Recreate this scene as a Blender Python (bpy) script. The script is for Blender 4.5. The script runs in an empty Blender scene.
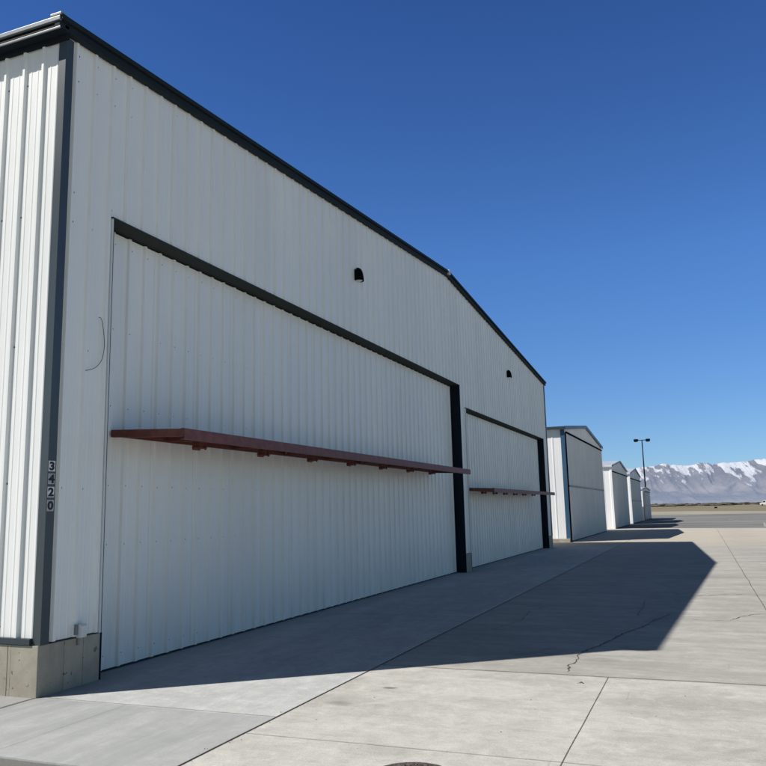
import bpy, bmesh, math, random
from mathutils import Vector, Matrix, noise
R = math.radians
random.seed(7)
S = bpy.context.scene
COL = S.collection
S.view_settings.view_transform = 'Standard'
S.view_settings.look = 'None'
S.view_settings.exposure = 0
S.view_settings.gamma = 1

# ------------------------------------------------------------------ materials
class NT:
    def __init__(s, name):
        s.m = bpy.data.materials.new(name); s.m.use_nodes = True
        s.t = s.m.node_tree; s.n = s.t.nodes; s.l = s.t.links
        s.b = s.n['Principled BSDF']; s.out = s.n['Material Output']
        tc = s.n.new('ShaderNodeTexCoord'); s.co = tc.outputs['Object']
    def new(s, typ, **kw):
        n = s.n.new(typ)
        for k, v in kw.items():
            if k in n.inputs: s.put(n.inputs[k], v)
            else: setattr(n, k, v)
        return n
    def put(s, inp, v):
        if hasattr(v, 'links') or isinstance(v, bpy.types.NodeSocket): s.l.new(v, inp)
        else: inp.default_value = v
    def map(s, scale=(1, 1, 1), loc=(0, 0, 0), rot=(0, 0, 0), src=None):
        n = s.n.new('ShaderNodeMapping'); s.l.new(src or s.co, n.inputs['Vector'])
        n.inputs['Scale'].default_value = scale; n.inputs['Location'].default_value = loc
        n.inputs['Rotation'].default_value = rot
        return n.outputs[0]
    def noise(s, scale, detail=4, rough=.55, vec=None, dist=0):
        n = s.n.new('ShaderNodeTexNoise'); s.l.new(vec or s.co, n.inputs['Vector'])
        n.inputs['Scale'].default_value = scale; n.inputs['Detail'].default_value = detail
        n.inputs['Roughness'].default_value = rough; n.inputs['Distortion'].default_value = dist
        return n.outputs['Fac']
    def rng(s, v, a, b, c=0., d=1., smooth=True):
        n = s.n.new('ShaderNodeMapRange'); s.put(n.inputs['Value'], v)
        n.interpolation_type = 'SMOOTHSTEP' if smooth else 'LINEAR'
        for i, x in zip((1, 2, 3, 4), (a, b, c, d)): s.put(n.inputs[i], x)
        return n.outputs[0]
    def math(s, op, a, b=0., c=0.):
        n = s.n.new('ShaderNodeMath'); n.operation = op
        s.put(n.inputs[0], a); s.put(n.inputs[1], b)
        if op in ('MULTIPLY_ADD',): s.put(n.inputs[2], c)
        return n.outputs[0]
    def mix(s, f, a, b, mode='MIX'):
        n = s.n.new('ShaderNodeMix'); n.data_type = 'RGBA'; n.blend_type = mode
        s.put(n.inputs[0], f)
        s.put(n.inputs[6], a if not isinstance(a, tuple) else (*a[:3], 1))
        s.put(n.inputs[7], b if not isinstance(b, tuple) else (*b[:3], 1))
        return n.outputs[2]
    def xyz(s, vec=None):
        n = s.n.new('ShaderNodeSeparateXYZ'); s.l.new(vec or s.co, n.inputs[0]); return n.outputs
    def dist(s, p, sx=1, sy=1):
        v = s.map((sx, sy, 0), (-p[0]*sx, -p[1]*sy, 0))
        n = s.n.new('ShaderNodeVectorMath'); n.operation = 'LENGTH'; s.l.new(v, n.inputs[0]); return n.outputs['Value']
    def col(s, c): s.put(s.b.inputs['Base Color'], c if not isinstance(c, tuple) else (*c[:3], 1))
    def set(s, rough=None, metal=None, spec=None):
        if rough is not None: s.put(s.b.inputs['Roughness'], rough)
        if metal is not None: s.put(s.b.inputs['Metallic'], metal)
        if spec is not None: s.put(s.b.inputs['Specular IOR Level'], spec)
    def bump(s, h, strength=.3, d=.01):
        n = s.n.new('ShaderNodeBump'); s.put(n.inputs['Height'], h)
        n.inputs['Strength'].default_value = strength; n.inputs['Distance'].default_value = d
        s.l.new(n.outputs[0], s.b.inputs['Normal'])
    def grey(s, v):   # value -> colour
        n = s.n.new('ShaderNodeCombineColor')
        for i in range(3): s.put(n.inputs[i], v)
        return n.outputs[0]

def painted(name, c, rough=.42, var=.10, dirt=.0, seam=None, canning=True, spec=.45):
    m = NT(name)
    big = m.noise(.9, 3, vec=m.map((1, 1, .35)))
    streak = m.noise(7, 4, .6, vec=m.map((1, 1, .06)))
    fine = m.noise(60, 2)
    f = m.math('ADD', m.math('MULTIPLY', big, .5), m.math('ADD', m.math('MULTIPLY', streak, .18), m.math('MULTIPLY', fine, .22)))
    base = m.mix(m.rng(f, .35, .65), tuple(x*(1-var) for x in c), tuple(min(1, x*(1+var*.4)) for x in c))
    if dirt:
        z = m.xyz()[2]
        g = m.math('MULTIPLY', m.rng(z, 1.1, 0., 0., 1.), m.rng(m.noise(5, 5, .7, vec=m.map((1, 1, .15))), .35, .7))
        base = m.mix(m.math('MULTIPLY', g, dirt), base, (.30, .27, .22))
    if seam is not None:      # panel to panel shade steps
        y = m.xyz()[1]
        k = m.math('FLOOR', m.math('DIVIDE', m.math('ADD', y, 40.), seam))
        wn = m.n.new('ShaderNodeTexWhiteNoise'); wn.noise_dimensions = '1D'; m.l.new(k, wn.inputs['W'])
        base = m.mix(m.math('MULTIPLY', wn.outputs['Value'], .09), base, (.35, .37, .40))
        fr = m.math('FRACT', m.math('DIVIDE', m.math('ADD', y, 40.-.11), seam))
        ln = m.math('LESS_THAN', fr, .005)
        base = m.mix(m.math('MULTIPLY', ln, .45), base, (.14, .15, .17))
    m.col(base); m.set(m.rng(f, .3, .7, rough-.05, rough+.1), spec=spec)
    if canning:
        w = m.math('ADD', m.noise(1.6, 2, vec=m.map((1, 2.2, .8))), m.math('MULTIPLY', m.noise(300, 2), .02))
        m.bump(w, .35, .02)
    return m.m

P = 0.29
WHITE = painted('white_steel_siding', (.885, .893, .878), .38, .045, .12, P*3)
WHITED = painted('white_door_steel', (.885, .893, .882), .36, .05, .16, P*3)
WHITEF = painted('far_white_siding', (.90, .91, .92), .5, .06, .25, .9)
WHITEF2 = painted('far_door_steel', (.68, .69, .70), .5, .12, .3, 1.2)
CHAR = painted('charcoal_trim', (.050, .066, .080), .36, .2, canning=False, spec=.3)
CORN = painted('corner_flashing', (.062, .078, .092), .36, .2, canning=False, spec=.4)
HEAD = painted('header_flashing', (.042, .052, .050), .7, .2, canning=False, spec=.08)
CHARD = painted('dark_jamb_steel', (.018, .024, .034), .8, .2, canning=False, spec=0.)
RAKE = painted('rake_trim', (.024, .034, .042), .6, .2, canning=False, spec=.06)
GUTTER = painted('gutter_steel', (.20, .23, .26), .33, .15, canning=False)
BLUE = painted('blue_trim', (.045, .115, .21), .4, .2, canning=False)
BLUED = painted('dull_blue_roof_trim', (.05, .10, .16), .45, .2, canning=False)
GALV = painted('pale_roof_steel', (.62, .64, .66), .35, .15, canning=False)
BLACK = painted('black_fixture', (.010, .010, .011), .8, .2, canning=False, spec=0.)
WHITEP = painted('white_plastic', (.72, .73, .72), .4, .08, canning=False)
RUBBER = painted('rubber_seal', (.012, .013, .015), .8, .2, canning=False)
GLASSY = painted('lens', (.75, .75, .70), .2, .05, canning=False)

def redox():
    m = NT('red_oxide_steel')
    f = m.noise(9, 5, .65); g = m.noise(40, 3, .6, vec=m.map((1, .3, 1)))
    c = m.mix(m.rng(f, .35, .7), (.115, .030, .021), (.185, .052, .035))
    c = m.mix(m.math('MULTIPLY', m.rng(g, .55, .75), .5), c, (.22, .10, .08))
    m.col(c); m.set(.55); m.bump(g, .2, .002); return m.m
RED = redox()

def screwmat():
    m = NT('screw_zinc'); m.col((.12, .125, .13)); m.set(.5, .3); return m.m
SCREW = screwmat()

def foundation_mat():
    m = NT('cast_concrete')
    a = m.noise(2.2, 6, .65); b = m.noise(14, 5, .7); v = m.noise(5, 4, .6, vec=m.map((1, 1, .12)))
    c = m.mix(m.rng(a, .3, .7), (.29, .262, .215), (.40, .37, .31))
    c = m.mix(m.math('MULTIPLY', m.rng(v, .5, .72), .45), c, (.22, .20, .17))
    pit = m.rng(m.noise(24, 3, .5, dist=.6), .685, .72)
    big = m.rng(m.noise(9, 3, .5, dist=1.2), .70, .73)
    hole = m.math('MAXIMUM', pit, big)
    c = m.mix(m.math('MULTIPLY', hole, .75), c, (.13, .11, .09))
    m.col(c); m.set(.9, spec=.2)
    m.bump(m.math('SUBTRACT', m.math('MULTIPLY', b, .4), hole), .6, .012); return m.m
FOUND = foundation_mat()

def ground_concrete(name, lo, hi, kind):
    m = NT(name)
    x, y, z = m.xyz()
    big = m.noise(.35, 5, .6); mid = m.noise(1.7, 6, .68, dist=.5); fine = m.noise(22, 4, .7)
    streak = m.noise(1.0, 6, .68, vec=m.map((.45, 2.4, 1) if kind != 'slab' else (3.2, .5, 1), rot=(0, 0, R(4 if kind != 'slab' else -2))))
    broom = m.noise(1.0, 4, .7, vec=m.map((1.4, 42, 1) if kind != 'slab' else (42, .9, 1)))
    f = m.math('ADD', m.math('MULTIPLY', mid, .34), m.math('ADD', m.math('MULTIPLY', streak, .36), m.math('MULTIPLY', big, .30)))
    c = m.mix(m.rng(f, .40, .60), lo, hi)
    c = m.mix(m.math('MULTIPLY', m.rng(broom, .42, .68), .13), c, tuple(v*.62 for v in lo))
    c = m.mix(m.math('MULTIPLY', m.rng(fine, .56, .74), .16), c, tuple(v*.55 for v in lo))
    grain = m.noise(75, 3, .75)
    c = m.mix(m.math('MULTIPLY', m.rng(grain, .48, .64), .30), c, tuple(v*.45 for v in lo))
    mot = m.noise(5.5, 7, .78, dist=.3)
    c = m.mix(m.math('MULTIPLY', m.rng(mot, .49, .64), .27), c, tuple(v*.62 for v in lo))
    c = m.mix(m.math('MULTIPLY', m.rng(mot, .47, .36), .36), c, tuple(min(.78, v*1.16) for v in hi))
    scr = m.math('MAXIMUM', m.rng(m.noise(1., 2, .5, vec=m.map((.5, 26, 1), rot=(0, 0, R(11)))), .73, .76), m.rng(m.noise(1., 2, .5, vec=m.map((19, .45, 1), rot=(0, 0, R(-9)))), .74, .77))
    c = m.mix(m.math('MULTIPLY', scr, .36), c, tuple(v*.55 for v in lo))
    # pale scuffs and dark speckle
    sc = m.rng(m.noise(3.1, 5, .75, dist=1.5), .60, .72)
    c = m.mix(m.math('MULTIPLY', sc, .22), c, tuple(min(.8, v*1.25) for v in hi))
    sp = m.rng(m.noise(55, 2, .5), .73, .76)
    c = m.mix(m.math('MULTIPLY', sp, .35), c, (.10, .09, .08))
    if kind == 'apron':
        # weathered bay beyond the cross joint, paler bays near the camera and at the far edge
        e = m.rng(m.math('ADD', y, m.math('MULTIPLY', m.noise(3., 3), .05)), 2.27, 2.33)
        e2 = m.math('MULTIPLY', e, m.rng(y, 46., 24., .35, 1.))
        c = m.mix(m.math('MULTIPLY', e2, m.rng(m.noise(1.2, 6, .7, vec=m.map((.5, 2.2, 1)), dist=.8), .35, .65, .22, .60)), c, (.29, .28, .25))
        fa = m.rng(y, 24., 34.)
        c = m.mix(m.math('MULTIPLY', fa, .6), c, (.56, .49, .39))
        # tyre-dark drift along the lane beside x = 6.7
        ln = m.math('MULTIPLY', m.rng(m.math('ABSOLUTE', m.math('SUBTRACT', x, 7.6)), 1.6, .2), m.rng(y, 3., 9.))
        c = m.mix(m.math('MULTIPLY', m.math('MULTIPLY', ln, m.rng(streak, .4, .7)), .35), c, (.20, .19, .17))
        for (px, py, r, k) in ((3.06, 1.28, .085, .75), (2.86, .60, .14, .35), (4.72, 3.2, .22, .25), (3.75, -.55, .30, .22), (4.15, 3.4, .5, .18), (5.6, 1.2, .6, .12), (6.1, 14, .9, .2), (8.6, 19, 1.2, .2)):
            dd = m.math('ADD', m.dist((px, py), .75, 1.25), m.math('MULTIPLY', m.math('SUBTRACT', m.noise(9, 3), .5), r*.9))
            c = m.mix(m.math('MULTIPLY', m.rng(dd, r, r*.25), k), c, (.10, .092, .085))
        for (tx, ty, tr_, tw) in ((14.5, -9.0, 12.2, .10), (14.5, -9.0, 12.45, .06), (-6., 9., 11.4, .09)):      # faint curved tyre tracks
            dd = m.math('ABSOLUTE', m.math('SUBTRACT', m.dist((tx, ty)), tr_))
            c = m.mix(m.math('MULTIPLY', m.math('MULTIPLY', m.rng(dd, tw, tw*.3), m.rng(m.noise(1.4, 5, .7), .42, .62)), .20), c, (.16, .15, .145))
    else:
        a = m.rng(y, .02, -.02)        # south bay is a later, greyer pour
        c = m.mix(m.math('MULTIPLY', a, m.rng(streak, .35, .65, .35, .75)), c, (.30, .315, .315))
        wall_side = m.math('MULTIPLY', m.rng(m.math('ADD', x, m.math('MULTIPLY', m.noise(2, 4), .5)), .75, .15), .35)  # slab darker towards the door wall
        c = m.mix(wall_side, c, (.20, .19, .18))
    m.col(c); m.set(.88, spec=.25)
    h = m.math('ADD', m.math('MULTIPLY', broom, .35), m.math('ADD', m.math('MULTIPLY', fine, .35), m.math('MULTIPLY', m.noise(130, 2), .3)))
    m.bump(h, .35, .006)
    return m.m
APRON = ground_concrete('old_apron_concrete', (.475, .46, .42), (.62, .605, .56), 'apron')
SLABM = ground_concrete('new_slab_concrete', (.50, .505, .495), (.63, .635, .62), 'slab')

def asphalt(name, lo, hi, sc=1.):
    m = NT(name)
    a = m.noise(.08*sc, 5, .6); b = m.noise(18, 4, .7); st = m.noise(.3, 4, .6, vec=m.map((.1, .8, 1)))
    c = m.mix(m.rng(m.math('ADD', m.math('MULTIPLY', a, .5), m.math('MULTIPLY', st, .5)), .38, .62), lo, hi)
    c = m.mix(m.math('MULTIPLY', m.rng(m.noise(90, 2), .5, .7), .4), c, tuple(v*1.7 for v in hi))
    m.col(c); m.set(.9, spec=.25); m.bump(b, .5, .008); return m.m
TAXI = asphalt('weathered_taxiway_asphalt', (.15, .147, .14), (.25, .245, .235))
ROUGH = asphalt('rough_edge_asphalt', (.10, .10, .097), (.17, .168, .16))
GAPM = asphalt('joint_dirt', (.018, .016, .014), (.05, .045, .04))

def grass():
    m = NT('dry_airfield_grass')
    a = m.noise(.006, 6, .6, vec=m.map((1, 2.5, 1))); b = m.noise(.05, 5, .7, vec=m.map((.4, 2, 1))); c3 = m.noise(.0012, 4)
    c = m.mix(m.rng(a, .35, .65), (.19, .165, .11), (.32, .275, .185))
    c = m.mix(m.math('MULTIPLY', m.rng(b, .45, .7), .5), c, (.10, .105, .055))
    c = m.mix(m.math('MULTIPLY', m.rng(c3, .4, .6), .35), c, (.20, .17, .13))
    m.col(c); m.set(.95, spec=.1); return m.m
GRASS = grass()
def flat(name, c, rough=.8, var=.3, sc=8.):
    m = NT(name); f = m.noise(sc, 4, .65)
    m.col(m.mix(m.rng(f, .35, .65), tuple(v*(1-var) for v in c), c)); m.set(rough); return m.m
CRACK = flat('crack_dark', (.12, .11, .095), .95, .4)  # dark colour of cracks and thin foundation seams
JOINT = flat('joint_line', (.19, .18, .16), .95, .4)
JOINTD = flat('joint_line_dark', (.085, .08, .07), .95, .4)
SHRUB = flat('bare_winter_shrub', (.12, .105, .08), .95, .5, .2)
PAINTL = flat('worn_lane_paint', (.50, .48, .40), .8, .5, 3.)
SANDY = flat('pale_taxiway_concrete', (.40, .36, .28), .9, .2, .1)
IRON = None
def iron():
    m = NT('rusty_cast_iron'); f = m.noise(40, 4, .7); g = m.noise(12, 3)
    c = m.mix(m.rng(f, .4, .65), (.055, .042, .040), (.20, .16, .15)); c = m.mix(m.math('MULTIPLY', m.rng(g, .5, .65), .5), c, (.16, .085, .06))
    m.col(c); m.set(.8, .1); m.bump(f, .7, .01); return m.m
IRON = iron()

# ------------------------------------------------------------------ mesh helpers
def mesh_obj(name, verts, faces, mat, parent=None, smooth=False, loc=None):
    me = bpy.data.meshes.new(name); me.from_pydata([tuple(v) for v in verts], [], faces); me.update()
    if mat: me.materials.append(mat)
    if smooth:
        for p in me.polygons: p.use_smooth = True
    o = bpy.data.objects.new(name, me); COL.objects.link(o)
    if parent: o.parent = parent
    if loc: o.location = loc
    return o
class MB:
    def __init__(s): s.v = []; s.f = []
    def add(s, vs, fs):
        k = len(s.v); s.v += [tuple(v) for v in vs]; s.f += [tuple(i+k for i in f) for f in fs]; return s
    def box(s, x0, x1, y0, y1, z0, z1):
        vs = [(x, y, z) for x in (x0, x1) for y in (y0, y1) for z in (z0, z1)]
        return s.add(vs, [(0, 1, 3, 2), (4, 6, 7, 5), (0, 4, 5, 1), (2, 3, 7, 6), (0, 2, 6, 4), (1, 5, 7, 3)])
    def bbox(s, x0, x1, y0, y1, z0, z1, b=.004):      # box with chamfered edges
        bm = bmesh.new(); bmesh.ops.create_cube(bm, size=1)
        for v in bm.verts:
            v.co = Vector(((x0+x1)/2+v.co.x*(x1-x0), (y0+y1)/2+v.co.y*(y1-y0), (z0+z1)/2+v.co.z*(z1-z0)))
        bmesh.ops.bevel(bm, geom=list(bm.edges), offset=b, segments=2, affect='EDGES', profile=.7)
        bm.verts.index_update()
        s.add([v.co[:] for v in bm.verts], [[v.index for v in f.verts] for f in bm.faces]); bm.free(); return s
    def tube(s, pts, r, n=8, r2=None, caps=True):
        pts = [Vector(p) for p in pts]; N = len(pts); k0 = len(s.v)
        for i, p in enumerate(pts):
            t = (pts[min(i+1, N-1)]-pts[max(i-1, 0)]).normalized()
            a = Vector((0, 0, 1)) if abs(t.z) < .9 else Vector((1, 0, 0))
            u = t.cross(a).normalized(); w = t.cross(u)
            rr = r if r2 is None else r+(r2-r)*i/(N-1)
            for j in range(n):
                q = p+(u*math.cos(j*2*math.pi/n)+w*math.sin(j*2*math.pi/n))*rr; s.v.append(q[:])
        for i in range(N-1):
            for j in range(n):
                a = k0+i*n+j; b = k0+i*n+(j+1) % n; s.f.append((a, b, b+n, a+n))
        if caps:
            s.f.append(tuple(k0+j for j in range(n))[::-1]); s.f.append(tuple(k0+(N-1)*n+j for j in range(n)))
        return s
    def build(s, name, mat, parent=None, smooth=False):
        o = mesh_obj(name, s.v, s.f, mat, parent)
        bm = bmesh.new(); bm.from_mesh(o.data); bmesh.ops.recalc_face_normals(bm, faces=bm.faces); bm.to_mesh(o.data); bm.free()
        if smooth:
            for p in o.data.polygons: p.use_smooth = True
            o.data.set_sharp_from_angle(angle=R(35))
        return o
def tag(o, label=None, cat=None, group=None, kind=None):
    if label: o['label'] = label
    if cat: o['category'] = cat
    if group: o['group'] = group
    if kind: o['kind'] = kind
    return o
def empty(name, loc=(0, 0, 0)):
    o = bpy.data.objects.new(name, None); o.location = loc; o.empty_display_size = .3; COL.objects.link(o)
    return o
class Root:      # a thing whose parts are modelled in world space and parented with the offset taken out
    def __init__(s, name, loc, label, cat, group=None):
        s.o = tag(empty(name, loc), label, cat, group); s.loc = Vector(loc)
    def fix(s, o):
        o.parent = s.o; o.location = Vector(o.location)-s.loc; return o
def sub(child, parent): child.parent = parent; return child

PROF = [(-.5, 0), (-.108, 0), (-.052, .030), (.052, .030), (.108, 0), (.27, 0), (.295, .0045), (.335, .0045), (.36, 0)]
# minor stiffener flutes sit at a third and two thirds of the pitch
def profile(u0, u1, pitch, depth, phase):
    pts = []
    k0 = int(math.floor((u0-phase)/pitch))-1; k1 = int(math.ceil((u1-phase)/pitch))+1
    base = [(-.105, 0), (-.055, 1), (.055, 1), (.105, 0), (.285, 0), (.31, .11), (.355, .11), (.38, 0), (.62, 0), (.645, .11), (.69, .11), (.715, 0)]
    for k in range(k0, k1+1):
        for a, h in base: pts.append((phase+(k+a)*pitch, h*depth))
    pts.sort(); out = []
    def hat(u):
        for i in range(len(pts)-1):
            if pts[i][0] <= u <= pts[i+1][0]:
                t = (u-pts[i][0])/max(1e-9, pts[i+1][0]-pts[i][0]); return pts[i][1]+(pts[i+1][1]-pts[i][1])*t
        return 0
    out.append((u0, hat(u0))); out += [p for p in pts if u0+1e-4 < p[0] < u1-1e-4]; out.append((u1, hat(u1)))
    return out
def siding(mb, axis, base, sgn, u0, u1, zb, zt, pitch=P, depth=.029, phase=0., breaks=()):
    pr = profile(u0, u1, pitch, depth, phase)
    for b in breaks:
        if u0 < b < u1:
            h = [p for p in pr if p[0] <= b][-1][1]; pr.append((b, h))
    pr.sort()
    vs = []
    for u, h in pr:
        for z in (zb(u), zt(u)):
            vs.append((base+sgn*h, u, z) if axis == 'y' else (u, base+sgn*h, z))
    fs = [(2*i, 2*i+2, 2*i+3, 2*i+1) for i in range(len(pr)-1)]
    mb.add(vs, fs)
C_ = lambda v: (lambda u: v)

def ribbon(name, pts, w, mat, z=.004, kind='structure', jitter=0.):
    vs = []; N = len(pts); P_ = [Vector((p[0], p[1])) for p in pts]
    for i, p in enumerate(P_):
        t = (P_[min(i+1, N-1)]-P_[max(i-1, 0)]).normalized(); n = Vector((-t.y, t.x))
        ww = w*(1+random.uniform(-jitter, jitter))*.5
        if jitter and i in (0, N-1): ww *= .2
        vs += [(p.x+n.x*ww, p.y+n.y*ww, z), (p.x-n.x*ww, p.y-n.y*ww, z)]
    o = mesh_obj(name, vs, [(2*i, 2*i+1, 2*i+3, 2*i+2) for i in range(N-1)], mat)
    tag(o, kind=kind); return o
def sheet(name, pts, z, mat):
    return tag(mesh_obj(name, [(x, y, z) for x, y in pts], [tuple(range(len(pts)))], mat), kind='structure')

def second_mat(o, mat, k):
    o.data.materials.append(mat)
    for p in o.data.polygons:
        if p.index >= k: p.material_index = 1
# ------------------------------------------------------------------ ground
sheet('ground', [(-30000, -8000), (30000, -8000), (30000, 30000), (-30000, 30000)], -.060, GRASS)
sheet('joint_bed', [(-2, -40), (89, -40), (89, 29.5), (9.5, 50), (-2, 52)], -.020, GAPM)
sheet('taxiway', [(-200, 45), (260, 45), (260, 60), (160, 85), (16.5, 124), (4.6, 128), (-60, 150), (-200, 190)], -.030, TAXI)
def taxi_strip(name, a, mat, z):  # strips that run across behind the apron
    return sheet(name, a, z, mat)
taxi_strip('pale_taxiway', [(-200, 225), (4.6, 128), (16.5, 122), (260, 40), (260, 66), (16.4, 163), (4, 186), (-200, 330)], SANDY, -.034)
sheet('apron', [(2.562, -40), (90, -40), (90, 30), (9.5, 50.7), (4.45, 52.9), (2.562, 53.3)], 0, APRON)
sheet('apron', [(-2.2, 27.72), (2.54, 27.72), (2.54, 53.3), (-2.2, 55)], -.003, APRON)
sheet('concrete_path', [(-22, -4.2), (-.012, -4.2), (-.012, -.02), (-22, -.02)], -.002, SLABM)
# slab along the doors, real thickness at its south end
sb = MB(); sb.box(0, 2.555, -1.5, 27.70, -.10, 0); sb.box(-.9, -.001, .6, 27.3, -.10, -.001)
tag(sb.build('door_slab', SLABM), kind='structure')
sheet('rough_asphalt', [(-.012, -9), (2.55, -9), (2.55, -1.502), (-.012, -1.502)], -.012, ROUGH)
def wob(p0, p1, n, a):
    out = []
    for i in range(n+1):
        t = i/n; x = p0[0]+(p1[0]-p0[0])*t; y = p0[1]+(p1[1]-p0[1])*t
        k = noise.noise(Vector((x*1.3, y*1.3, a*99)))*a; out.append((x+k, y+k)); 
    return out
ribbon('slab_joint', wob((.0, .02), (2.54, .02), 40, .006), .006, JOINT)
ribbon('slab_joint', wob((.02, -1.49), (.02, -.0), 20, .004), .012, JOINTD)
for xx, ww in ((1.05, .0025),): ribbon('slab_joint', wob((xx, -1.49), (xx, 0), 24, .006), ww, JOINT)
for yy in (6.2, 12.4, 18.6, 24.6): ribbon('slab_joint', wob((0, yy), (2.54, yy), 12, .005), .009, JOINTD)
ribbon('slab_edge_gap', wob((2.5585, -1.5), (2.5585, 27.7), 140, .006), .013, JOINTD, .0045)
ribbon('apron_joint', wob((2.57, -.47), (14, -.45), 60, .012), .005, JOINT)
ribbon('apron_joint', wob((2.57, 2.30), (30, 2.30), 80, .02), .012, JOINT)
ribbon('apron_joint', wob((4.96, -12), (4.95, 2.28), 60, .004), .0045, JOINTD)
ribbon('apron_joint', wob((6.72, 2.3), (6.62, 50), 90, .02), .014, JOINT)
ribbon('apron_joint', wob((11.6, -10), (11.6, 49), 90, .02), .016, JOINT)
for yy in (13.5, 25.0, 36.5): ribbon('apron_joint', wob((2.57, yy), (30, yy), 60, .02), .016, JOINT)
def crack(pts, w):
    out = []
    for i in range(len(pts)-1):
        a = Vector(pts[i]); b = Vector(pts[i+1]); n = max(2, int((b-a).length/.07))
        for j in range(n):
            t = j/n; p = a.lerp(b, t); s = .032 if (i or j) else 0
            out.append((p.x+random.uniform(-s, s)*.6, p.y+random.uniform(-s, s)*.35))
    out.append(pts[-1])
    ribbon('pavement_crack', out, w, CRACK, .0042, jitter=.6)
crack([(4.53, 2.44), (4.5, 2.76), (4.53, 3.11), (4.51, 3.41), (4.56, 3.76), (4.66, 4.06), (4.75, 4.53), (4.86, 5.13), (5.01, 5.62), (5.16, 6.45), (5.37, 7.17)], .013)
crack([(5.16, 6.45), (5.35, 6.71), (5.76, 6.58), (6.16, 6.56), (6.27, 6.9), (6.45, 7.27), (6.68, 7.49), (7.6, 7.9), (9, 7.6)], .010)
crack([(4.88, 6.84), (4.9, 7.83), (4.86, 8.97)], .010)
crack([(4.70, 1.92), (4.73, 2.01), (4.77, 1.93)], .012)
crack([(5.4, 9.5), (6.3, 10.2), (7.2, 9.9), (8.6, 10.5)], .014)
crack([(3.1, 5.0), (3.3, 6.1), (3.2, 7.2), (3.45, 8.0)], .007)
ribbon('lane_marking', [(10.4, 66), (9.75, 54.3)], .16, PAINTL, -.022)
ribbon('lane_marking', [(9.69, 68.1), (8.2, 82)], .13, PAINTL, -.022)

# spots of dirt, pebbles of spalled concrete near the slab edge
pb = MB()
for i in range(70):
    t = random.random()
    x, y = (2.552+random.gauss(0, .03), -1.4+9*t*t) if i < 38 else (random.uniform(2.7, 6.5), random.uniform(-.8, 5))
    r = random.uniform(.003, .009)
    pb.add([(x-r, y, .001), (x, y-r, .001), (x+r*.9, y+.2*r, .001), (x+.1*r, y+r, .001), (x, y, r*.9)], [(0, 1, 4), (1, 2, 4), (2, 3, 4), (3, 0, 4)])
tag(pb.build('gravel_crumbs', FOUND), 'tiny crumbs of spalled concrete lying along the slab joint', 'gravel', kind='stuff')

# iron cover
cv = Root('utility_cover', (4.10, -1.00, 0), 'round rusty iron cover set in the concrete at the bottom of the picture', 'manhole cover')
b_ = MB()
def disc(mb, cx, cy, r0, r1, z, zt=None, n=48):
    vs = []; 
    for j in range(n):
        a = j*2*math.pi/n; vs += [(cx+r0*math.cos(a), cy+r0*math.sin(a), z), (cx+r1*math.cos(a), cy+r1*math.sin(a), z if zt is None else zt)]
    mb.add(vs, [(2*j, 2*j+1, (2*j+3) % (2*n), (2*j+2) % (2*n)) for j in range(n)])
disc(b_, 4.10, -1.0, .215, .265, .006, .002); cv.fix(b_.build('frame_ring', IRON))
b_ = MB(); disc(b_, 4.10, -1.0, .0005, .205, .008)
for i in range(-5, 6):
    for j in range(-5, 6):
        if i*i+j*j < 27: b_.bbox(4.10+i*.036-.012, 4.10+i*.036+.012, -1+j*.036-.012, -1+j*.036+.012, .006, .013, .002)
cv.fix(b_.build('lid', IRON))

# ------------------------------------------------------------------ main hangar
Y1 = 27.62; YR = 13.71; DEP = 19.0; FT = .48
D1 = (.81, 14.54, 4.96); D2 = (15.14, 26.73, 4.40)
def rk(y):     # top of the rake trim
    return 6.89+(y+.17)/(YR+.17)*1.085 if y <= YR else 7.975-(y-YR)/(Y1+.1-YR)*1.045
H = Root('aircraft_hangar', (0, 13.8, 0), 'large white steel hangar with two closed doors and dark trim, nearest of the row', 'hangar')
w = MB(); top = lambda u: rk(u)-.06
siding(w, 'y', 0, 1, .0, D1[0], C_(FT), C_(D1[2]+.016), phase=.17)
siding(w, 'y', 0, 1, .0, D1[0], C_(D1[2]+.016), top, phase=.17)
siding(w, 'y', 0, 1, D1[0], D1[1], C_(D1[2]+.016), top, phase=.17, breaks=(YR,))
siding(w, 'y', 0, 1, D1[1], D2[0], C_(FT), top, phase=.17)
siding(w, 'y', 0, 1, D2[0], D2[1], C_(D2[2]+.016), top, phase=.17)
siding(w, 'y', 0, 1, D2[1], Y1, C_(FT), top, phase=.17)
H.fix(w.build('front_siding', WHITE))
w = MB(); siding(w, 'x', 0, -1, -DEP, -.02, C_(FT+.05), C_(6.80), pitch=.268, phase=-.268)
siding(w, 'x', Y1, 1, -DEP, -.02, C_(FT), C_(6.9), phase=-.2)
w.add([(-DEP, 0, 0), (-DEP, Y1, 0), (-DEP, Y1, 6.9), (-DEP, YR, 7.9), (-DEP, 0, 6.8)], [(0, 1, 2, 3, 4)])
side = H.fix(w.build('side_siding', WHITE))
# roof
w = MB()
for a, b, za, zb in ((-.12, YR, 6.865, 7.95), (YR, Y1+.1, 7.95, 6.90)):
    w.add([(.06, a, za), (.06, b, zb), (-DEP-.1, b, zb), (-DEP-.1, a, za), (.06, a, za-.05), (.06, b, zb-.05), (-DEP-.1, b, zb-.05), (-DEP-.1, a, za-.05)],
          [(0, 1, 2, 3), (4, 7, 6, 5), (0, 4, 5, 1), (3, 2, 6, 7), (0, 3, 7, 4), (1, 5, 6, 2)])
H.fix(w.build('roof', GALV))
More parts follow.
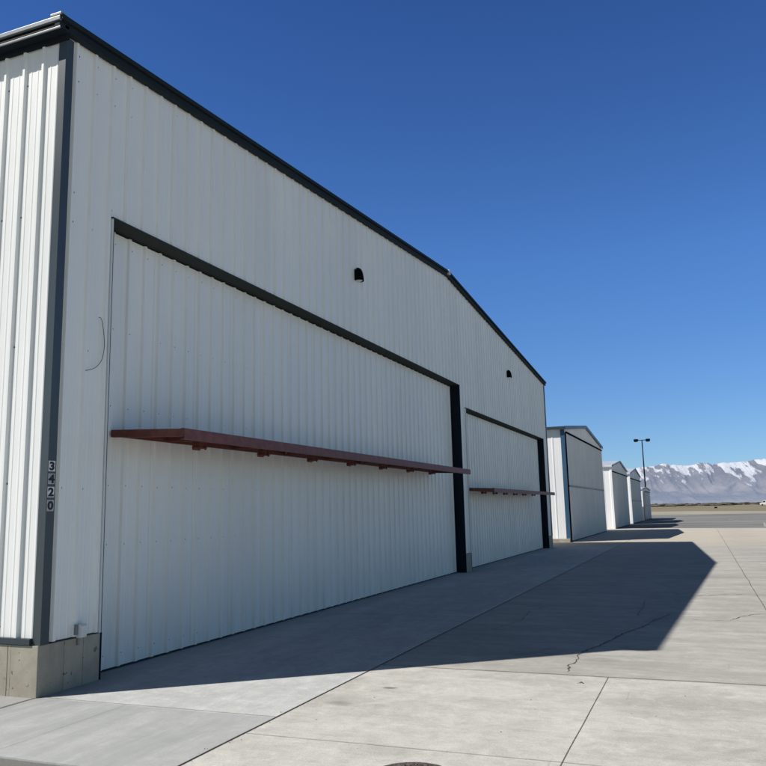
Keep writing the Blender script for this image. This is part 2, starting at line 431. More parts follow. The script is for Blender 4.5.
# rake trim: a stepped fascia
def rake(mb, x0, x1, dz0, dz1, ya=-.17, yb=Y1+.1):
    ys = [ya, YR, yb]; vs = []
    for y in ys:
        t = rk(y)
        vs += [(x0, y, t-dz1), (x1, y, t-dz1), (x1, y, t-dz0), (x0, y, t-dz0)]
    fs = []
    for i in range(2):
        k = 4*i
        for j in range(4): fs.append((k+j, k+(j+1) % 4, k+4+(j+1) % 4, k+4+j))
    fs += [(3, 2, 1, 0), (8, 9, 10, 11)]
    mb.add(vs, fs)
w = MB(); rake(w, .02, .125, 0, .055); rake(w, .02, .085, .056, .12); rake(w, .02, .10, .121, .145)
tr = H.fix(w.build('rake_trim', RAKE))
w = MB(); w.bbox(.07, .15, YR-.05, YR+.06, 7.86, 7.99, .006)
sub(w.build('ridge_cap', GALV), tr); tr.children[-1].location = (0, 0, 0)
# gutter and eave trim on the side
w = MB()
w.bbox(-DEP-.1, .10, -.185, -.155, 6.825, 6.872, .005)
w.bbox(-DEP-.1, .10, -.175, -.160, 6.736, 6.756, .003)
w.bbox(-.03, .118, -.188, -.10, 6.880, 6.908, .004)
gu = H.fix(w.build('gutter', GUTTER))
w = MB(); w.bbox(-DEP-.1, .095, -.154, -.03, 6.827, 6.868, .003); w.bbox(-DEP-.1, .095, -.159, -.03, 6.738, 6.7565, .002); w.bbox(-DEP-.1, .085, -.09, -.03, 6.757, 6.824, .003); w.bbox(-DEP-.1, .08, -.055, -.012, 6.69, 6.737, .003)
gb = w.build('gutter_back', CHARD); gb.parent = gu  # bands under the lips coloured dark to put in their shade
w = MB(); w.bbox(-DEP, .08, Y1+.03, Y1+.16, 6.80, 6.88, .005)
w.bbox(-.25, -.17, Y1+.035, Y1+.11, .35, 6.8, .006)
H.fix(w.build('gutter', GUTTER))
# corner trims
w = MB(); w.bbox(-.058, .042, -.018, .092, FT-.01, 6.735, .004)
H.fix(w.build('corner_trim', CORN))
w = MB(); w.bbox(-.12, .042, Y1-.07, Y1+.035, FT-.01, 6.76, .004); H.fix(w.build('corner_trim', CHAR))
w = MB(); w.bbox(-DEP, -.059, -.052, -.006, FT-.005, FT+.052, .003); H.fix(w.build('base_flashing', CHAR))
# foundation pieces
fm = MB()
fm.bbox(-.30, .034, -.034, .80, -.02, FT-.012, .008)
fm.box(-DEP, -.301, -.034, .20, -.02, FT-.012)
nf = len(fm.f)
for x in (-.34, -1.5, -2.7, -3.9): fm.box(x-.003, x+.003, -.0355, -.034, 0, FT-.02)
for y in (.30, .56): fm.box(.034, .0352, y-.0015, y+.0015, .0, FT-.02)
fo = H.fix(fm.build('foundation', FOUND)); second_mat(fo, CRACK, nf)
w = MB()
w.bbox(-.30, .034, D1[1]+.03, D2[0]-.03, -.02, FT-.012, .008); H.fix(w.build('foundation', FOUND))
w = MB(); w.bbox(-.30, .034, D2[1]+.04, Y1+.034, -.02, FT-.012, .008); w.box(-DEP, -.301, Y1-.2, Y1+.034, -.02, FT-.012); H.fix(w.build('foundation', FOUND))
# opening trims, jambs and heads
def opening(D, xd=-.23):
    y0, y1, zt = D
    w = MB()
    w.bbox(-.20, .038, y0-.030, y0-.006, FT*.98, zt+.013, .003)
    H.fix(w.build('opening_trim_and_gap', WHITEP))
    w = MB(); w.bbox(-.20, .036, y0-.0055, y0+.006, FT*.98, zt+.013, .002)
    H.fix(w.build('opening_trim_and_gap', CHARD))  # dark strip drawn for the shaded gap at the door edge
    w = MB(); w.bbox(-.30, .045, y0-.032, y1+.03, zt+.014, zt+.032, .003)
    H.fix(w.build('opening_trim_and_gap', HEAD))
    w = MB(); w.bbox(-.30, .042, y1+.001, y1+.030, 0, zt+.013, .003); H.fix(w.build('jamb', CHARD))
    w = MB(); w.bbox(-.30, .028, y0-.009, y0+.024, 0.001, FT*.979, .002); H.fix(w.build('jamb', CHARD))
    # black box in place of the shaded hollow behind the door edge
    w = MB(); w.box(-.60, -.33, y0-.10, y1+.10, 0.002, zt+.12)
    H.fix(w.build('door_hollow_dark', RUBBER))
opening(D1); opening(D2)
# inner dark core so nothing leaks light
# doors
def door(D, label, seam_z, truss, brk, phase):
    y0, y1, zt = D; X = -.23
    w = MB()
    siding(w, 'y', X, 1, y0+.02, y1-.02, C_(.022), C_(zt-.006), phase=phase, depth=.029)
    w.box(X-.06, X-.001, y0+.015, y1-.015, .02, zt-.02)
    d = H.fix(w.build('hangar_door', WHITED)); d['label'] = label
    s = MB(); s.bbox(X-.07, X+.006, y0+.02, y1-.02, .003, .021, .003)
    s = s.build('rubber_seal', RUBBER); s.parent = d
    ty0, ty1, xo, z0, z1 = truss
    t = MB()
    t.box(X+.03, xo-.012, ty0+.01, ty1-.01, z1-.014, z1-.004)              # deck plate
    t.bbox(xo-.011, xo, ty0, ty1, z0, z1, .002)                            # outer channel web
    t.bbox(xo-.055, xo-.0115, ty0+.001, ty1-.001, z0, z0+.010, .002)
    t.bbox(xo-.055, xo-.0115, ty0+.001, ty1-.001, z1-.003, z1+.006, .002)
    for yy, sg in ((ty0, 1), (ty1, -1)):
        t.bbox(X+.03, xo-.012, min(yy, yy+sg*.011), max(yy, yy+sg*.011), z1-.085, z1, .002)
        a, b = sorted((yy+sg*.0115, yy+sg*.05)); t.bbox(X+.03, xo-.056, a, b, z1-.085, z1-.077, .002)
    t.bbox(X+.03, X+.075, ty0+.06, ty1-.06, z1-.075, z1-.0145, .002)       # inner angle on the door face
    for yy in brk:
        t.bbox(X+.08, xo-.06, yy-.02, yy+.02, z1-.06, z1-.0145, .002)
    n = len(brk)
    for i in range(n-1):
        a = (X+.1, brk[i]+.03, z1-.04); b = (xo-.08, brk[i+1]-.03, z1-.04)
        if i % 2: a, b = (xo-.08, a[1], a[2]), (X+.1, b[1], b[2])
        t.tube([a, b], .013, 6)
    t.v = [(a, b, c+(xo-a)*.045-.018) for a, b, c in t.v]
    tt = t.build('stiffener_frame', RED, d)
    for yy in brk:
        q = MB()
        q.bbox(.27, .285, yy-.075, yy+.075, z0-.055, z1-.061, .002)
        q.bbox(.36, .375, yy-.075, yy-.045, z0-.05, z1-.061, .002)
        q.bbox(.36, .375, yy+.045, yy+.075, z0-.05, z1-.061, .002)
        q.tube([(.26, yy-.05, z0-.022), (.39, yy-.05, z0-.022)], .016, 10)
        q.tube([(.26, yy+.05, z0-.022), (.39, yy+.05, z0-.022)], .016, 10)
        q.build('bracket', RED, d, smooth=True)
    return d
door(D1, 'wider left hangar door with the long red steel frame', 0, (1.14, 12.6, .80, 2.485, 2.60), (2.1, 3.62, 5.12, 6.61, 8.1, 9.62, 11.07), .225)
door(D2, 'narrower right hangar door', 0, (15.20, 24.75, .72, 2.10, 2.205), (15.6, 16.9, 18.2, 19.6, 21.0, 22.6), .225)
# screws on the siding and doors
def screws(mb, x, ys, z, sgn=1, ax='y', r=.0115):
    for y in ys:
        if random.random() < .04: continue
        y += random.uniform(-.004, .004); zz = z+random.uniform(-.006, .006); vs = []
        for j in range(6):
            a = j*math.pi/3
            vs.append((x, y+r*math.cos(a), zz+r*math.sin(a)) if ax == 'y' else (y+r*math.cos(a), x, zz+r*math.sin(a)))
        vs.append((x+.006*sgn, y, zz) if ax == 'y' else (y, x+.006*sgn, zz))
        mb.add(vs, [(j, (j+1) % 6, 6) for j in range(6)])
w = MB()
ys = [.17+P*(k+.16) for k in range(0, 95)]
for z in (.56, 1.95, 3.4, 4.75): screws(w, .001, [y for y in ys if y < .75 or D1[1]+.05 < y < D2[0]-.05 or D2[1]+.05 < y < Y1-.1], z)
for z in (5.08, 6.35): screws(w, .001, [y for y in ys if y < Y1-.1], z)
screws(w, .001, [y for y in ys if y < Y1-.1 and rk(y) > 7.5], 7.22)
for k in range(0, 95):
    y = ys[k]
    if y < Y1-.1: screws(w, .001, [y], rk(y)-.27)
def fold(o, mb):          # fasteners belong to the sheet they hold
    me = o.data; k = len(me.polygons); nv = len(me.vertices)
    vs = [v.co[:] for v in me.vertices]+[tuple(Vector(v)-off) for v in mb.v for off in (Vector((0, 0, 0)),)]
    fs = [tuple(p.vertices) for p in me.polygons]+[tuple(i+nv for i in f) for f in mb.f]
    n = bpy.data.meshes.new(me.name); n.from_pydata(vs, [], fs); n.materials.append(me.materials[0]); o.data = n; second_mat(o, SCREW, k)
fold([p for p in H.o.children if p.name.startswith('front_siding')][0], w)
w = MB()
for z in (.62, 2.0, 3.4, 4.8, 6.3): screws(w, -.001, [-.268-.268*(k+.84) for k in range(0, 40)], z, -1, 'x')
fold(side, w)
for i, D in enumerate((D1, D2)):
    w = MB()
    for z in (.16, 1.35, 2.0, 2.9, 3.8, D[2]-.14):
        screws(w, -.229, [.225+P*(k+.2) for k in range(0, 95) if D[0]+.08 < .225+P*(k+.2) < D[1]-.05], z, r=.0075)
    fold([c for c in H.o.children if c.name.startswith('hangar_door')][i], w)

# ------------------------------------------------------------------ small things on the hangar
for i, (y, z, lab) in enumerate(((7.73, 6.23, 'black half dome wall light over the wider left door'), (20.74, 6.24, 'black half dome wall light over the narrower right door'))):
    L = Root('wall_light', (.03, y, z), lab, 'wall light', 'wall lights high on the gable')
    m = MB(); n = 16; vs = []; rows = 9
    # quarter-dome hood, open at the bottom
    for a in range(rows+1):
        th = a/rows*math.pi/2           # 0 bottom rim .. pi/2 top
        rr = math.cos(th)**.75; zz = z-.135+.27*math.sin(th)
        for j in range(n+1):
            ph = -math.pi/2+j/n*math.pi
            vs.append((.032+.125*rr*math.cos(ph)+.0, y+.105*(rr*.85+.15*(a < rows))*math.sin(ph), zz))
    fs = [(a*(n+1)+j, a*(n+1)+j+1, (a+1)*(n+1)+j+1, (a+1)*(n+1)+j) for a in range(rows) for j in range(n)]
    m.add(vs, fs); L.fix(m.build('hood', BLACK, smooth=True))
    m = MB(); m.bbox(.004, .034, y-.095, y+.095, z-.125, z+.085, .006); L.fix(m.build('back_plate', BLACK))
    m = MB(); vs = [(.034, y-.085, z-.118), (.034, y+.085, z-.118)]
    arc = [(.034+.098*math.cos(-math.pi/2+j/12*math.pi), y+.075*math.sin(-math.pi/2+j/12*math.pi), z-.118) for j in range(13)]
    lo = [(.034+(p[0]-.034)*.8, y+(p[1]-y)*.8, z-.140) for p in arc]
    m.add(arc+lo, [(j, j+1, 14+j, 13+j) for j in range(12)]+[tuple(range(13, 26))]); L.fix(m.build('lens', GLASSY))

NS = Root('number_sign', (.046, .03, 1.70), 'four stacked stickers reading 3420 on the dark corner trim', 'number sign')
DIGB = flat('digit_black', (.015, .015, .018), .6, .1); STK = painted('sticker_white', (.85, .86, .86), .5, .25, canning=False); STG = painted('sticker_grey', (.58, .59, .60), .5, .5, canning=False)
for dgt, z0, z1, mat in (('3', 2.108, 2.212, STK), ('4', 1.984, 2.088, STG), ('2', 1.856, 1.958, STK), ('0', 1.722, 1.832, STG)):
    m = MB(); m.bbox(.0425, .0455, -.012, .074, z0, z1, .001); tile = NS.fix(m.build('sticker', mat))
    cu = bpy.data.curves.new('digit', 'FONT'); cu.body = dgt; cu.size = .135; cu.align_x = 'CENTER'; cu.offset = .006; cu.extrude = .0006
    to = bpy.data.objects.new('digit_tmp', cu); COL.objects.link(to)
    bpy.context.view_layer.update()
    me = bpy.data.meshes.new_from_object(to); bpy.data.objects.remove(to)
    xs = [v.co.x for v in me.vertices]; yv = [v.co.y for v in me.vertices]
    sy = .086/(max(yv)-min(yv)); cx = (max(xs)+min(xs))/2; cy = (max(yv)+min(yv))/2
    for v in me.vertices:
        x, yy, zz = v.co; v.co = (.0465+zz, .031+(x-cx)*1.05, (z0+z1)/2+(yy-cy)*sy)
    me.materials.clear(); me.materials.append(DIGB); me.update()
    do = bpy.data.objects.new('digit', me); COL.objects.link(do); do.location = (0, 0, 0)
    do.parent = tile

UB = Root('outlet_box', (.04, .49, .46), 'small white weatherproof outlet box low on the wall above the foundation', 'outlet box')
m = MB(); m.bbox(.031, .085, .455, .545, .47, .60, .008); UB.fix(m.build('box', WHITEP))
m = MB(); m.bbox(.085, .097, .462, .538, .482, .588, .005); UB.fix(m.build('cover', WHITEP))
m = MB(); m.tube([(.05, .47, .40), (.05, .47, .475)], .012, 10); m.bbox(.031, .06, .425, .452, .50, .60, .003); UB.fix(m.build('conduit', GUTTER))

cab = MB()
cp = [(.66, 3.79), (.70, 3.78), (.735, 3.68), (.76, 3.53), (.755, 3.43), (.72, 3.32), (.63, 3.23), (.5, 3.18)]
pts = []
for i in range(len(cp)-1):
    p0 = Vector(cp[max(i-1, 0)]); p1 = Vector(cp[i]); p2 = Vector(cp[i+1]); p3 = Vector(cp[min(i+2, len(cp)-1)])
    for j in range(6):
        t = j/6; q = .5*((2*p1)+(-p0+p2)*t+(2*p0-5*p1+4*p2-p3)*t*t+(-p0+3*p1-3*p2+p3)*t**3); pts.append((.042, q.x, q.y))
pts.append((.034, .5, 3.18)); pts = [(a, b-.05, c) for a, b, c in pts]; cab.tube(pts, .003, 6)
tag(cab.build('loose_cable', BLACK, smooth=True), 'thin dark cable curling out of the wall beside the wider left door', 'cable')

# ------------------------------------------------------------------ far hangars
def far_hangar(y0, y1, eave, ridge, dep, label, blue=False, mid=True, roofm=None, header=None, doorgap=None, trim=None, n_dark=False, ov=.1, rt_=.12):
    ym = (y0+y1)/2; trim = trim or CHAR
    G = Root('aircraft_hangar', (0, ym, 0), label, 'hangar')
    gt = lambda u: eave+(ridge-eave)*(1-abs(u-ym)/(ym-y0))
    hd = header or eave-.12; a, b = y0+(doorgap or .45), y1-.45
    w = MB()
    siding(w, 'y', 0, 1, y0, a, C_(.0), gt, phase=y0, depth=.03); siding(w, 'y', 0, 1, b, y1, C_(.0), gt, phase=y0)
    siding(w, 'y', 0, 1, a, b, C_(hd), gt, phase=y0, breaks=(ym,)); G.fix(w.build('front_siding', WHITEF))
    w = MB(); siding(w, 'x', y0, -1, -dep, -.01, C_(.0), C_(eave), phase=-.1, pitch=.45, depth=.016); siding(w, 'x', y1, 1, -dep, -.01, C_(.0), C_(eave))
    w.add([(-dep, y0, 0), (-dep, y1, 0), (-dep, y1, eave), (-dep, ym, ridge), (-dep, y0, eave)], [(0, 1, 2, 3, 4)])
    G.fix(w.build('side_siding', WHITEF))
    w = MB()
    for s in (0, 1):
        ya, za = (y0-ov, eave-ov*(ridge-eave)/(ym-y0)) if s == 0 else (y1+.02, eave-.02*(ridge-eave)/(ym-y0))
        vs = [(x, y, z+d) for x in (.09, -dep-.1) for y, z in ((ya, za), (ym, ridge)) for d in (.01, .05)]
        w.add(vs, [(0, 2, 3, 1), (4, 5, 7, 6), (0, 1, 5, 4), (2, 6, 7, 3), (1, 3, 7, 5), (0, 4, 6, 2)])
    G.fix(w.build('roof', roofm or GALV))
    w = MB(); 
    vs = []
    for y in (y0-ov, ym, y1+.02):
        t = eave+(ridge-eave)*(1-abs(y-ym)/(ym-y0))+.06
        vs += [(.095, y, t-rt_), (.125, y, t-rt_), (.125, y, t), (.095, y, t)]
    fs = [(k+j, k+(j+1) % 4, k+4+(j+1) % 4, k+4+j) for k in (0, 4) for j in range(4)]+[(3, 2, 1, 0), (8, 9, 10, 11)]
    w.add(vs, fs); G.fix(w.build('rake_trim', trim))
    w = MB(); w.bbox(-dep, .09, y0-ov-.06, y0-ov+.03, eave-.10, eave-.0, .01); G.fix(w.build('gutter', GALV if not blue else CHAR))
    w = MB()
    if blue: w.bbox(-.14, .05, y0-.06, y0+.02, 0, eave-.12, .01)
    else: w.bbox(-.10, .05, y0-.05, y0+.06, 0, eave-.05, .01)
    G.fix(w.build('corner_trim', BLUE if blue else WHITEF))
    w = MB(); w.bbox(.03, .10, a-.1, b+.1, hd-.05, hd+.015, .01)
    if blue: w.bbox(.0, .055, y0+.022, a-.001, 0, hd-.051, .01)  # black strip paints in the shaded front beside the blue post
    G.fix(w.build('door_header', BLACK if blue else CHARD))
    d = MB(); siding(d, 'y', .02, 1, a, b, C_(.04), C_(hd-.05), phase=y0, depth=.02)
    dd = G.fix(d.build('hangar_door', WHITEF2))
    if mid:
        m = MB(); m.bbox(.03, .075, a+.02, b-.02, hd*.505-.05, hd*.505+.03, .005)
        o = m.build('hinge_rail', CHAR); o.parent = dd
    m = MB(); m.bbox(.0, .05, a, b, .005, .038, .005); o = m.build('rubber_seal', RUBBER); o.parent = dd
    if n_dark:
        m = MB(); m.bbox(.045, .09, y0+.1, y0+3.0, 0, hd-.1, .01); G.fix(m.build('dark_panel', CHAR))
    w = MB(); w.box(-.5, -.05, a-.1, b+.1, .0, hd); G.fix(w.build('door_hollow_dark', RUBBER))  # black box in place of the shaded space behind the door
    return G
far_hangar(32.35, 47.7, 5.42, 6.12, 16, 'white hangar with a blue corner post and blue roof edge, second in the row', blue=True, header=5.22, doorgap=.46, rt_=.17, ov=.18, trim=BLUED, roofm=BLUED)
far_hangar(53.0, 65.6, 4.47, 5.08, 13, 'white hangar with a pointed gable and plain unsplit door, third in the row', mid=False, header=4.1)
far_hangar(68.4, 81.3, 4.47, 5.12, 13, 'white hangar with a pointed gable and a rail across its door, fourth in the row', header=4.05)
far_hangar(83.2, 96.0, 3.35, 3.56, 13, 'low flat roofed grey hangar with a dark panel, farthest of the row', header=3.1, n_dark=True, ov=.08, doorgap=3.1)
# a small junction box and rail at the foot of the second hangar
m = MB(); m.bbox(-1.0, .06, 32.02, 32.30, 0, .16, .02)
tag(m.build('concrete_kerb', FOUND), 'short pale concrete kerb at the foot of the hangar with the blue post', 'kerb')

# ------------------------------------------------------------------ lamp post
LP = Root('lamp_post', (-1.6, 115, 0), 'tall thin lamp post with two floodlights behind the farthest hangar', 'lamp post')
m = MB(); m.tube([(-1.6, 115, .25), (-1.6, 115, 11.0)], .13, 12, .065); LP.fix(m.build('pole', CHARD, smooth=True))
m = MB(); m.tube([(-1.6, 115, 0), (-1.6, 115, .3)], .28, 14); LP.fix(m.build('footing', FOUND))
m = MB(); m.tube([(-2.45, 114.8, 10.95), (-.75, 115.2, 10.95)], .05, 8); LP.fix(m.build('crossarm', CHARD))
for sx, sy in ((-2.42, 114.8), (-.78, 115.2)):
    m = MB(); m.bbox(sx-.30, sx+.30, sy-.30, sy+.25, 10.82, 11.12, .06)
    m.add([(sx-.30, sy-.3, 10.80), (sx+.30, sy-.3, 10.80), (sx+.22, sy-.55, 10.66), (sx-.22, sy-.55, 10.66), (sx-.3, sy-.3, 11.1), (sx+.3, sy-.3, 11.1)],
          [(0, 1, 2, 3), (3, 2, 5, 4), (0, 3, 4), (1, 5, 2)])
    fl = LP.fix(m.build('floodlight', BLACK))
    g = MB(); g.bbox(sx-.22, sx+.22, sy-.2, sy+.15, 10.80, 10.822, .004); o = g.build('lens', GLASSY); o.parent = fl

# ------------------------------------------------------------------ distance
def polar(deg, d):      # bearing measured from +Y towards +X, from the camera spot
    return 5.94+d*math.sin(R(deg)), -5.97+d*math.cos(R(deg))
tr = MB()
ico = bmesh.new(); bmesh.ops.create_icosphere(ico, subdivisions=2, radius=1); iv = [v.co.copy() for v in ico.verts]; ifc = [[v.index for v in f.verts] for f in ico.faces]; ico.free()
for i in range(900):
    a = random.uniform(-16, 34); d = random.uniform(560, 900)
    x, y = polar(a, d)
    dense = noise.noise(Vector((a*.55, 3.3, 0)))+.3
    h = random.uniform(.3, 1.1)+max(0, dense)*random.uniform(0, 2.2)*(d/700); wd = random.uniform(2., 6.)
    if h > 4.5: wd *= .8
    vs = []
    for v in iv:
        k = 1+.55*noise.noise(v*2.1+Vector((i*3.1, 0, 0)))
        vs.append((x+v.x*wd*k, y+v.y*2*k, max(-.1, h*.45+v.z*h*.55*k)))
    tr.add(vs, ifc)
for dd, st in ((640, .7), (930, 1.6)):
    a = -16.
    while a < 34:
        x, y = polar(a, dd+random.uniform(-20, 20)); x2, y2 = polar(a+.35, dd+random.uniform(-20, 20)); h1 = st*random.uniform(.7, 1.15); h2 = st*random.uniform(.7, 1.15)
        tr.add([(x, y, -.1), (x2, y2, -.1), (x2, y2, h2), ((x+x2)/2, (y+y2)/2, max(h1, h2)*1.1), (x, y, h1)], [(0, 1, 2, 3, 4)]); a += .33
tag(tr.build('distant_scrub', SHRUB), 'line of dark bare scrub and low trees far beyond the airfield', 'scrub', kind='stuff')

# white van parked far off, cut by the right edge
vx, vy = 32.4, 395.
V = Root('parked_van', (vx, vy, -.06), 'tiny white van parked far out on the airfield at the right edge', 'van')
VM = painted('van_white', (.80, .80, .78), .3, .05, canning=False)
m = MB()
pr = [(-2.6, .45), (-2.6, 1.0), (-2.45, 1.25), (-1.7, 1.4), (-1.1, 2.15), (-.7, 2.3), (2.5, 2.3), (2.65, 2.1), (2.65, .45)]
n = len(pr); vs = [(vx+p[0], vy+s, p[1]) for s in (-.95, .95) for p in pr]
m.add(vs, [tuple(range(n))[::-1], tuple(range(n, 2*n))]+[(j, (j+1) % n, n+(j+1) % n, n+j) for j in range(n)]); V.fix(m.build('body', VM))
m = MB(); m.add([(vx-1.62, vy-.96, 1.45), (vx-.35, vy-.96, 1.45), (vx-.35, vy-.96, 2.05), (vx-1.12, vy-.96, 2.05)], [(0, 1, 2, 3)]); V.fix(m.build('window', BLACK))
for xx in (-1.65, 1.65):
    m = MB(); m.tube([(vx+xx, vy-.98, .36), (vx+xx, vy-.70, .36)], .36, 16); V.fix(m.build('wheel', RUBBER))
# airfield signs far off
for i, (a, d, lab) in enumerate(((.75, 245, 'small dark airfield marker board standing in the dry grass'),)):
    x, y = polar(a, d); G = Root('marker_board', (x, y, 0), lab, 'sign')
    m = MB(); m.bbox(x-.4, x+.4, y-.08, y+.08, .2, .6, .02); G.fix(m.build('board', BLACK))
    for s in (-.3, .3):
        m = MB(); m.tube([(x+s, y, -.06), (x+s, y, .26)], .03, 8); G.fix(m.build('leg', SCREW))

# mountains
def mountain_mat():
    m = NT('snowy_mountain')
    geo = m.n.new('ShaderNodeNewGeometry'); pos = geo.outputs['Position']; nor = geo.outputs['Normal']
    z = m.xyz(pos)[2]
    n1 = m.noise(.0016, 7, .62, vec=pos); n2 = m.noise(.006, 6, .7, vec=pos); n3 = m.noise(.0006, 4, vec=pos)
    c = m.mix(m.rng(n1, .35, .65), (.12, .108, .108), (.24, .215, .205))
    c = m.mix(m.math('MULTIPLY', m.rng(n2, .42, .62), .5), c, (.10, .095, .10))
    low = m.math('MULTIPLY', m.rng(z, 330., 60.), m.rng(n3, .42, .58))
    c = m.mix(m.math('MULTIPLY', low, .8), c, (.44, .39, .33))
    nx = m.xyz(nor)
    st1 = m.noise(1., 5, .62, vec=m.map((.0105, .0006, .0035), src=m.map((1, 1, 1), rot=(0, R(38), 0), src=pos)))
    st2 = m.noise(1., 4, .6, vec=m.map((.0042, .0005, .0050), src=pos))
    sn = m.math('ADD', m.math('MULTIPLY', z, 1/480.), m.math('ADD', m.math('MULTIPLY', m.math('SUBTRACT', st1, .5), 2.7), m.math('MULTIPLY', m.math('SUBTRACT', st2, .5), 1.3)))
    sn = m.math('ADD', sn, m.math('MULTIPLY', nx[0], .12))
    snow = m.math('MULTIPLY', m.rng(sn, .74, .94), .90)
    c = m.mix(snow, c, (.88, .89, .92))
    m.col(c); m.set(.9, spec=.05); m.bump(m.math('ADD', n2, m.math('MULTIPLY', st1, 1.2)), .8, 38)
    em = m.n.new('ShaderNodeEmission'); em.inputs['Color'].default_value = (.34, .44, .66, 1); em.inputs['Strength'].default_value = .92  # distance haze put in as a blue glow over the slopes
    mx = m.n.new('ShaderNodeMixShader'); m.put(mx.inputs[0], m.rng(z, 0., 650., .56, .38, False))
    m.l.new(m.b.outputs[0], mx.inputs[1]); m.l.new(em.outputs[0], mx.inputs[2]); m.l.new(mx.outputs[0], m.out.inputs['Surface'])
    return m.m
vs = []; NA, ND = 900, 110; A0, A1 = -22., 40.
def ridged(p, o=6):
    s = 0; a = 1; t = 0; pr_ = 1
    for i in range(o):
        n_ = 1-abs(noise.noise(p))*1.9; n_ = max(0, n_)**2*pr_; s += n_*a; t += a; pr_ = min(1, n_*1.4+.15); a *= .5; p = p*2.07+Vector((3.1, 7.7, 1.3))
    return s/t
for i in range(NA+1):
    a = A0+(A1-A0)*i/NA
    top_ = 488+14*noise.noise(Vector((a*.16, 5., 0)))+12*noise.noise(Vector((a*.9, 9., 0)))+5*noise.noise(Vector((a*3.1, 2., 0)))
    if a < -3.0: top_ -= min(260, (-3.0-a)*22)     # the range falls away to the left
    for j in range(ND+1):
        t = j/ND; d = 8200+t*3600
        x, y = polar(a, d)
        u = min(1, t/.88)
        env = (.62*u+.38*u*u) if t < .88 else 1-(t-.88)*1.5
        lean = 3.2+noise.noise(Vector((a*.22, 1.7, 0)))*2.4
        wx = noise.noise(Vector((a*.5, t*1.6, 4.)))*.7+noise.noise(Vector((a*1.7, t*3, 8.)))*.22
        r = ridged(Vector((a*.40+wx*.5+t*lean*.40, t*.85+wx*.5, .7)), 4)
        r2 = ridged(Vector((a*1.15+wx*1.7+t*lean*1.15, t*4.1+wx, 5.7)), 6)
        cut = (1-r)*.34*(1-u**4*.78)*min(1, u*2.2)+(1-r2)*.17*min(1, u*3)*(1-u**5*.84)
        z = top_*(env*(1-cut)*1.10+.10*max(0, r-.35)*(1-u)*min(1, u*6))
        z *= (d/10800)
        if j == 0: z = -20
        vs.append((x, y, max(-20, z)))
fs = [(i*(ND+1)+j, (i+1)*(ND+1)+j, (i+1)*(ND+1)+j+1, i*(ND+1)+j+1) for i in range(NA) for j in range(ND)]
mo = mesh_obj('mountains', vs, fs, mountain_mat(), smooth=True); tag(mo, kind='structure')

# ------------------------------------------------------------------ light
tosun = Vector((-5.25, -4.13, 6.93)).normalized()
el = math.asin(tosun.z); az = math.atan2(tosun.x, tosun.y)
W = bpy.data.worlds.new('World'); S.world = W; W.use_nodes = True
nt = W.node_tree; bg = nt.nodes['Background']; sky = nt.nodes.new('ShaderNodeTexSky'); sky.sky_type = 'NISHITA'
sky.sun_disc = False; sky.sun_elevation = el; sky.sun_rotation = az; sky.altitude = 1300; sky.air_density = 1.0; sky.dust_density = .35; sky.ozone_density = 1.8
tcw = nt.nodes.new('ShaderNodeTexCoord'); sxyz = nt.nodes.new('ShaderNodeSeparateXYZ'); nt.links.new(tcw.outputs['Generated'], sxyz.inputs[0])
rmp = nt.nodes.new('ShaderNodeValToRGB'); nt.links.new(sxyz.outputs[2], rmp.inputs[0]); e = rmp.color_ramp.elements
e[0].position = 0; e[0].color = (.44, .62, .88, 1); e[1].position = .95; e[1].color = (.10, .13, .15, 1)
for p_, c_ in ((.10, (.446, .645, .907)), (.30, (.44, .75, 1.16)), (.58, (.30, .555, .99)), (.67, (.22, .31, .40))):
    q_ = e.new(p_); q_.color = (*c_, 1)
mul = nt.nodes.new('ShaderNodeMix'); mul.data_type = 'RGBA'; mul.blend_type = 'MULTIPLY'; mul.inputs[0].default_value = 1
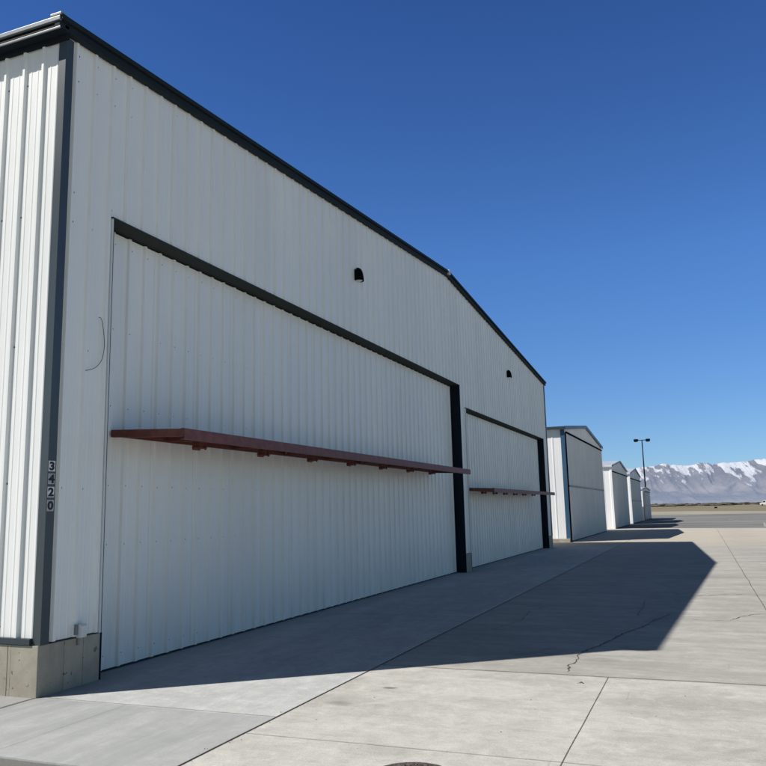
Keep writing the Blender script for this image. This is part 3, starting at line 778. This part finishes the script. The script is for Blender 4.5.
# out-of-view sky: paler sunward, low band raised to light the facade, overhead dimmed
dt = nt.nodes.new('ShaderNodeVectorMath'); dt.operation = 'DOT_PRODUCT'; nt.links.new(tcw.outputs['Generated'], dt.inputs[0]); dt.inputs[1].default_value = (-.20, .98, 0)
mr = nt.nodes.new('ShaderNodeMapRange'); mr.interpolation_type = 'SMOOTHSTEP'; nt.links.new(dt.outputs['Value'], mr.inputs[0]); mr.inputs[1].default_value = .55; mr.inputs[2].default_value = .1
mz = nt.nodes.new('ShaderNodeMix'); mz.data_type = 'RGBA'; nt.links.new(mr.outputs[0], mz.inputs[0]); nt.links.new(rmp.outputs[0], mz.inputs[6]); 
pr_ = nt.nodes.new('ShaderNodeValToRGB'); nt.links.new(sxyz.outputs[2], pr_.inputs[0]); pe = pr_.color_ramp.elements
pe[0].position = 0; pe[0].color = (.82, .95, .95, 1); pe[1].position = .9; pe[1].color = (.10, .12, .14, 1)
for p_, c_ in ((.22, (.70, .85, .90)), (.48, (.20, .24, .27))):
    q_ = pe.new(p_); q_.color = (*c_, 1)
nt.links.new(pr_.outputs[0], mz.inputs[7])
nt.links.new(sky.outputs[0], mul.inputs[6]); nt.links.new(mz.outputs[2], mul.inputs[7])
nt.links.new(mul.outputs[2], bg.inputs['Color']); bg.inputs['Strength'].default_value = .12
sl = bpy.data.lights.new('sun', 'SUN'); sl.energy = 5.0; sl.angle = R(.53); sl.color = (1, .952, .885)
so = bpy.data.objects.new('sun', sl); COL.objects.link(so); so.rotation_euler = tosun.to_track_quat('Z', 'Y').to_euler(); so.location = (-20, -20, 40)

# ------------------------------------------------------------------ camera
fw = Vector((-0.3672518, 0.91624876, 0.16004474)); rt = Vector((0.92654909, 0.37545125, -0.0233055)); up = Vector((0.08144263, -0.13973032, 0.9868346))
cam = bpy.data.cameras.new('camera'); co = bpy.data.objects.new('camera', cam); COL.objects.link(co)
M = Matrix((rt, up, -fw)).transposed().to_4x4(); M.translation = Vector((5.94245, -5.97146, 1.65)); co.matrix_world = M
cam.sensor_width = 36; cam.lens = 788.63/766*36; cam.shift_x = (383-380.03)/766; cam.clip_start = .05; cam.clip_end = 60000
S.camera = co
S.render.resolution_x = S.render.resolution_y = 1024
S.cycles.max_bounces = 8; S.cycles.diffuse_bounces = 5
